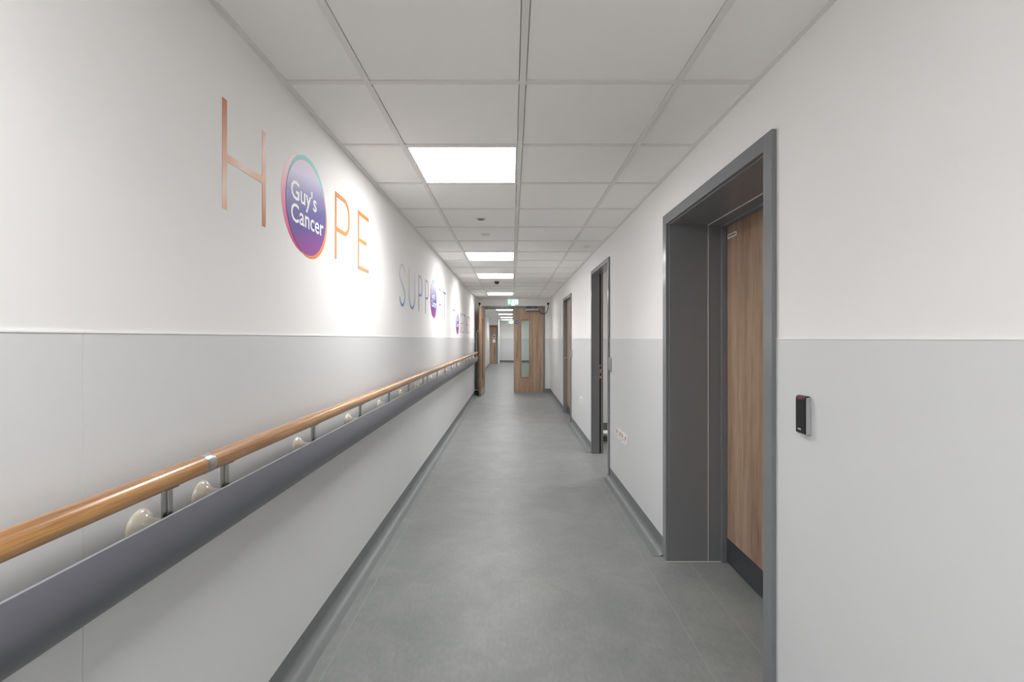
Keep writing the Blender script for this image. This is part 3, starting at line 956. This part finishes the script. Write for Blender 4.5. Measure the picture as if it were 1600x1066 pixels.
mat_S2 = print_gradient('letter_lilac', [(0.0, srgb(158, 126, 166)), (0.25, srgb(118, 120, 150)), (0.55, srgb(140, 150, 178)), (1.0, srgb(176, 176, 200))], -0.175, 0.175)
mat_S3 = print_gradient('letter_slate', [(0.0, srgb(128, 108, 142)), (0.5, srgb(104, 110, 142)), (1.0, srgb(122, 124, 154))], -0.175, 0.175)
mat_T = print_gradient('letter_mauve', [(0.0, srgb(140, 104, 120)), (0.5, srgb(172, 134, 158)), (1.0, srgb(140, 102, 112))], -0.17, 0.17)
word('wall_lettering', [('H', 1.4555, 1.711), ('P', 2.382, 2.600), ('E', 2.736, 2.940)], 1.744, 2.083,
     {'H0': mat_H, 'P1': mat_PE, 'E2': mat_PE}, 'copper and orange word HOPE on the left wall, nearest the viewer', 2.062, 1.905)
word('wall_lettering', [('S', 3.745, 3.945), ('U', 4.085, 4.355), ('P', 4.51, 4.70), ('P', 4.86, 5.06), ('R', 5.77, 5.97), ('T', 6.10, 6.35)], 1.602, 1.950,
     {'S0': mat_S, 'U1': mat_S, 'P2': mat_S2, 'P3': mat_S2, 'R4': mat_S3, 'T5': mat_S3}, 'pale blue and lilac word SUPPORT on the left wall, middle of three', 5.385, 1.784)
word('wall_lettering', [('T', 7.14, 7.39), ('G', 8.09, 8.32), ('E', 8.46, 8.65), ('T', 8.77, 9.01), ('H', 9.15, 9.37), ('E', 9.52, 9.71), ('R', 9.85, 10.05)], 1.445, 1.786,
     mat_T, 'pink and mauve word TOGETHER on the left wall, farthest of three', 7.73, 1.617)

# ------------------------------------------------------------------ card readers
def reader(y, label, zt=1.162, grey=False, side=1):
    xw = XR - 0.003 if side > 0 else XL + 0.003
    s = side
    r = root('card_reader', (xw, y, 1.10), label, 'card reader', 'card readers on the wall')
    X = lambda d: xw - s * d
    h, wd = 0.124, 0.048
    def bx(d0, d1, ya, yb, za, zb):
        return B(min(X(d0), X(d1)), max(X(d0), X(d1)), ya, yb, za, zb)
    bx(0, 0.017, y - wd / 2, y + wd / 2, zt - h, zt - 0.002).build('housing', M['reader_side'], r, 0.003)
    # black front, curved over the top
    pts = [(X(0.0165), zt - h + 0.002), (X(0.0215), zt - h + 0.006), (X(0.0215), zt - 0.008), (X(0.019), zt - 0.002), (X(0.013), zt), (X(0.004), zt), (X(0.004), zt - 0.003), (X(0.0165), zt - 0.006)]
    MB().prism(pts, y - wd / 2, y + wd / 2, 'y').build('front_cover', M['alu'] if grey else M['black'], r, 0.0012)
    bx(0.0212, 0.0222, y - 0.014, y + 0.016, zt - 0.012, zt - 0.0055).build('status_light', M['reader_red'], r, 0.0004)
    return r
r1 = reader(1.527, 'slim black card reader on the wall right of the nearest door')
lt_ = text_mesh('HID', 0, 0.017, 0, 0.006, 0)
lt_.v = [(XR - 0.003 - 0.0218, 1.527 + 0.012 - y, 1.052 + z) for x, y, z in lt_.v]
lt_.build('emblem', M['textwhite'], r1)
reader(4.54, 'slim grey card reader beside the open doorway', grey=True)
reader(7.47, 'slim grey card reader beside the farther door', grey=True)
reader(10.80, 'slim grey reader plate on the left wall near the double doors', zt=1.185, grey=True, side=-1)

# ------------------------------------------------------------------ sockets
def socket(y, z, rocker, label, group):
    xw = XR - 0.003
    r = root('wall_socket', (xw, y, z), label, 'socket', group)
    B(xw - 0.009, xw, y - 0.073, y + 0.073, z - 0.043, z + 0.043).build('plate', M['white'], r, 0.002)
    for s in (-1, 1):
        B(xw - 0.0125, xw - 0.008, y + s * 0.058 - 0.007, y + s * 0.058 + 0.007, z + 0.006, z + 0.030).build('rocker', rocker, r, 0.001)
        for dy, dz in ((0, 0.010), (-0.011, -0.012), (0.011, -0.012)):
            B(xw - 0.0094, xw - 0.0085, y + s * 0.029 + dy - 0.0035, y + s * 0.029 + dy + 0.0035, z + dz - 0.005, z + dz + 0.005).build('pin_hole', M['ink'], r)
    return r
socket(4.175, 0.505, M['red'], 'white double socket with red rockers, left of the pair by the open doorway', 'double sockets with red rockers')
socket(3.985, 0.505, M['red'], 'white double socket with red rockers, right of the pair nearer the viewer', 'double sockets with red rockers')
socket(6.50, 0.500, M['white'], 'plain white double socket between the open doorway and the farther door', 'plain double socket')

# ------------------------------------------------------------------ ceiling devices
def dev(name, x, y, prof, mat, label, cat, extra=None):
    r = root(name, (x, y, ZC + 0.0045), label, cat)
    MB().lathe([(p, -h) for p, h in prof], (x, y, ZC + 0.0045), 'z', 28).build('base', mat, r, smooth=True)
    if extra:
        MB().lathe([(p, -h) for p, h in extra[0]], (x, y, ZC + 0.0045), 'z', 24).build(extra[1], extra[2], r, smooth=True)
yr = lambda k: ROW0 + TS * (k + 0.5)
flat = [(0.042, 0.0), (0.042, 0.003), (0.036, 0.006), (0.0, 0.0065)]
dev('presence_sensor', -0.257, yr(3), [(0.045, 0.0), (0.045, 0.003), (0.040, 0.006), (0.030, 0.007)], M['offwhite'], 'small dark-eyed sensor in the ceiling just past the nearest light', 'sensor',
    ([(0.030, 0.006), (0.028, 0.009), (0.020, 0.012), (0.0, 0.013)], 'lens', M['ink']))
dev('ceiling_disc', -0.255, yr(4), flat, M['offwhite'], 'flat white disc in the ceiling just before the second light', 'ceiling disc')
dev('ceiling_disc', 0.81, yr(5), flat, M['offwhite'], 'flat white disc in the narrow ceiling tile above the right wall', 'ceiling disc')
dev('ceiling_disc', 0.84, yr(10) + 0.3, flat, M['offwhite'], 'distant flat white disc by the right wall above the farther door', 'ceiling disc')
dev('ceiling_dome', -0.26, yr(10) + 0.0, [(0.050, 0.0), (0.050, 0.006), (0.044, 0.018), (0.030, 0.020)], M['offwhite'], 'small dark dome hanging below the ceiling after the third light', 'ceiling dome',
    ([(0.036, 0.018), (0.040, 0.028), (0.038, 0.045), (0.026, 0.060), (0.0, 0.066)], 'dome', M['black']))
dev('smoke_detector', 0.39, yr(14), [(0.050, 0.0), (0.050, 0.012), (0.040, 0.020), (0.030, 0.034), (0.0, 0.036)], M['white'], 'white smoke detector on the ceiling right of the exit sign', 'smoke detector')

# ------------------------------------------------------------------ exit signs
def exit_sign(x, y, zt, label):
    r = root('exit_sign', (x, y, ZC), label, 'exit sign', 'hanging green exit signs')
    wd, h, th = 0.235, 0.122, 0.028
    MB().lathe([(0.030, 0.0), (0.030, -0.010), (0.0, -0.011)], (x + 0.03, y, ZC), 'z', 20).build('ceiling_rose', M['white'], r)
    MB().lathe([(0.006, -0.010), (0.006, zt - ZC)], (x + 0.03, y, ZC), 'z', 12).build('rod', M['white'], r)
    B(x - wd / 2, x + wd / 2, y - th / 2, y + th / 2, zt - 0.012, zt).build('top_housing', M['white'], r, 0.002)
    B(x - wd / 2 + 0.003, x + wd / 2 - 0.003, y - 0.008, y + 0.008, zt - 0.012 - h + 0.012, zt - 0.012).build('green_panel', M['exit_green'], r)
    z0, z1 = zt - h + 0.006, zt - 0.016
    m = MB()
    yf0, yf1 = y - 0.0095, y - 0.0081
    zm = (z0 + z1) / 2
    # door outline, running figure and arrow
    ax = x - 0.080
    m.prism([(ax - 0.022, zm + 0.008), (ax - 0.007, zm + 0.008), (ax - 0.007, z1 - 0.008), (ax + 0.007, z1 - 0.008), (ax + 0.007, zm + 0.008), (ax + 0.022, zm + 0.008), (ax, z0 + 0.012)], yf0, yf1, 'y')
    fx = x - 0.005
    n = 10
    m.prism([(fx + 0.012 + 0.009 * math.cos(2 * PI * i / n), z1 - 0.016 + 0.009 * math.sin(2 * PI * i / n)) for i in range(n)], yf0, yf1, 'y')
    m.prism([(fx - 0.008, zm + 0.020), (fx + 0.010, zm + 0.022), (fx + 0.004, zm - 0.008), (fx - 0.012, zm - 0.006)], yf0, yf1, 'y')
    m.prism([(fx - 0.012, zm - 0.006), (fx - 0.002, zm - 0.010), (fx - 0.018, z0 + 0.012), (fx - 0.036, z0 + 0.012), (fx - 0.034, z0 + 0.020), (fx - 0.022, z0 + 0.022)], yf0, yf1, 'y')
    m.prism([(fx - 0.002, zm - 0.006), (fx + 0.006, zm - 0.008), (fx + 0.020, zm - 0.020), (fx + 0.014, z0 + 0.008), (fx + 0.006, z0 + 0.008), (fx + 0.010, zm - 0.018)], yf0, yf1, 'y')
    m.prism([(fx + 0.006, zm + 0.020), (fx + 0.012, zm + 0.020), (fx + 0.030, zm + 0.004), (fx + 0.026, zm), (fx + 0.010, zm + 0.008)], yf0, yf1, 'y')
    m.prism([(x + 0.040, z0 + 0.006), (x + 0.100, z0 + 0.006), (x + 0.100, z1 - 0.004), (x + 0.040, z1 - 0.004)], yf0, yf1, 'y')
    m.build('pictogram', M['exit_white'], r)
    B(x - 0.035, x + 0.035, y - 0.012, y + 0.012, zt - h - 0.014, zt - h).build('downlight', M['exit_down'], r, 0.002)
    return r
exit_sign(0.022, 10.12, 2.185, 'hanging green lit exit sign before the double doors')
exit_sign(-0.045, 22.1, 2.165, 'distant hanging green exit sign seen past the closed door leaf')

# ------------------------------------------------------------------ box on the floor inside the open doorway
bx = root('floor_box', (1.19, 6.2, 0), 'small grey metal box with pale top on the floor inside the open doorway', 'box')
B(1.135, 1.30, 6.13, 6.30, 0.002, 0.115).build('body', M['steel'], bx, 0.008)
B(1.132, 1.303, 6.127, 6.303, 0.115, 0.130).build('lid', M['white'], bx, 0.004)
B(1.150, 1.225, 6.126, 6.131, 0.020, 0.090).build('dark_panel', M['darkplate'], bx, 0.002)
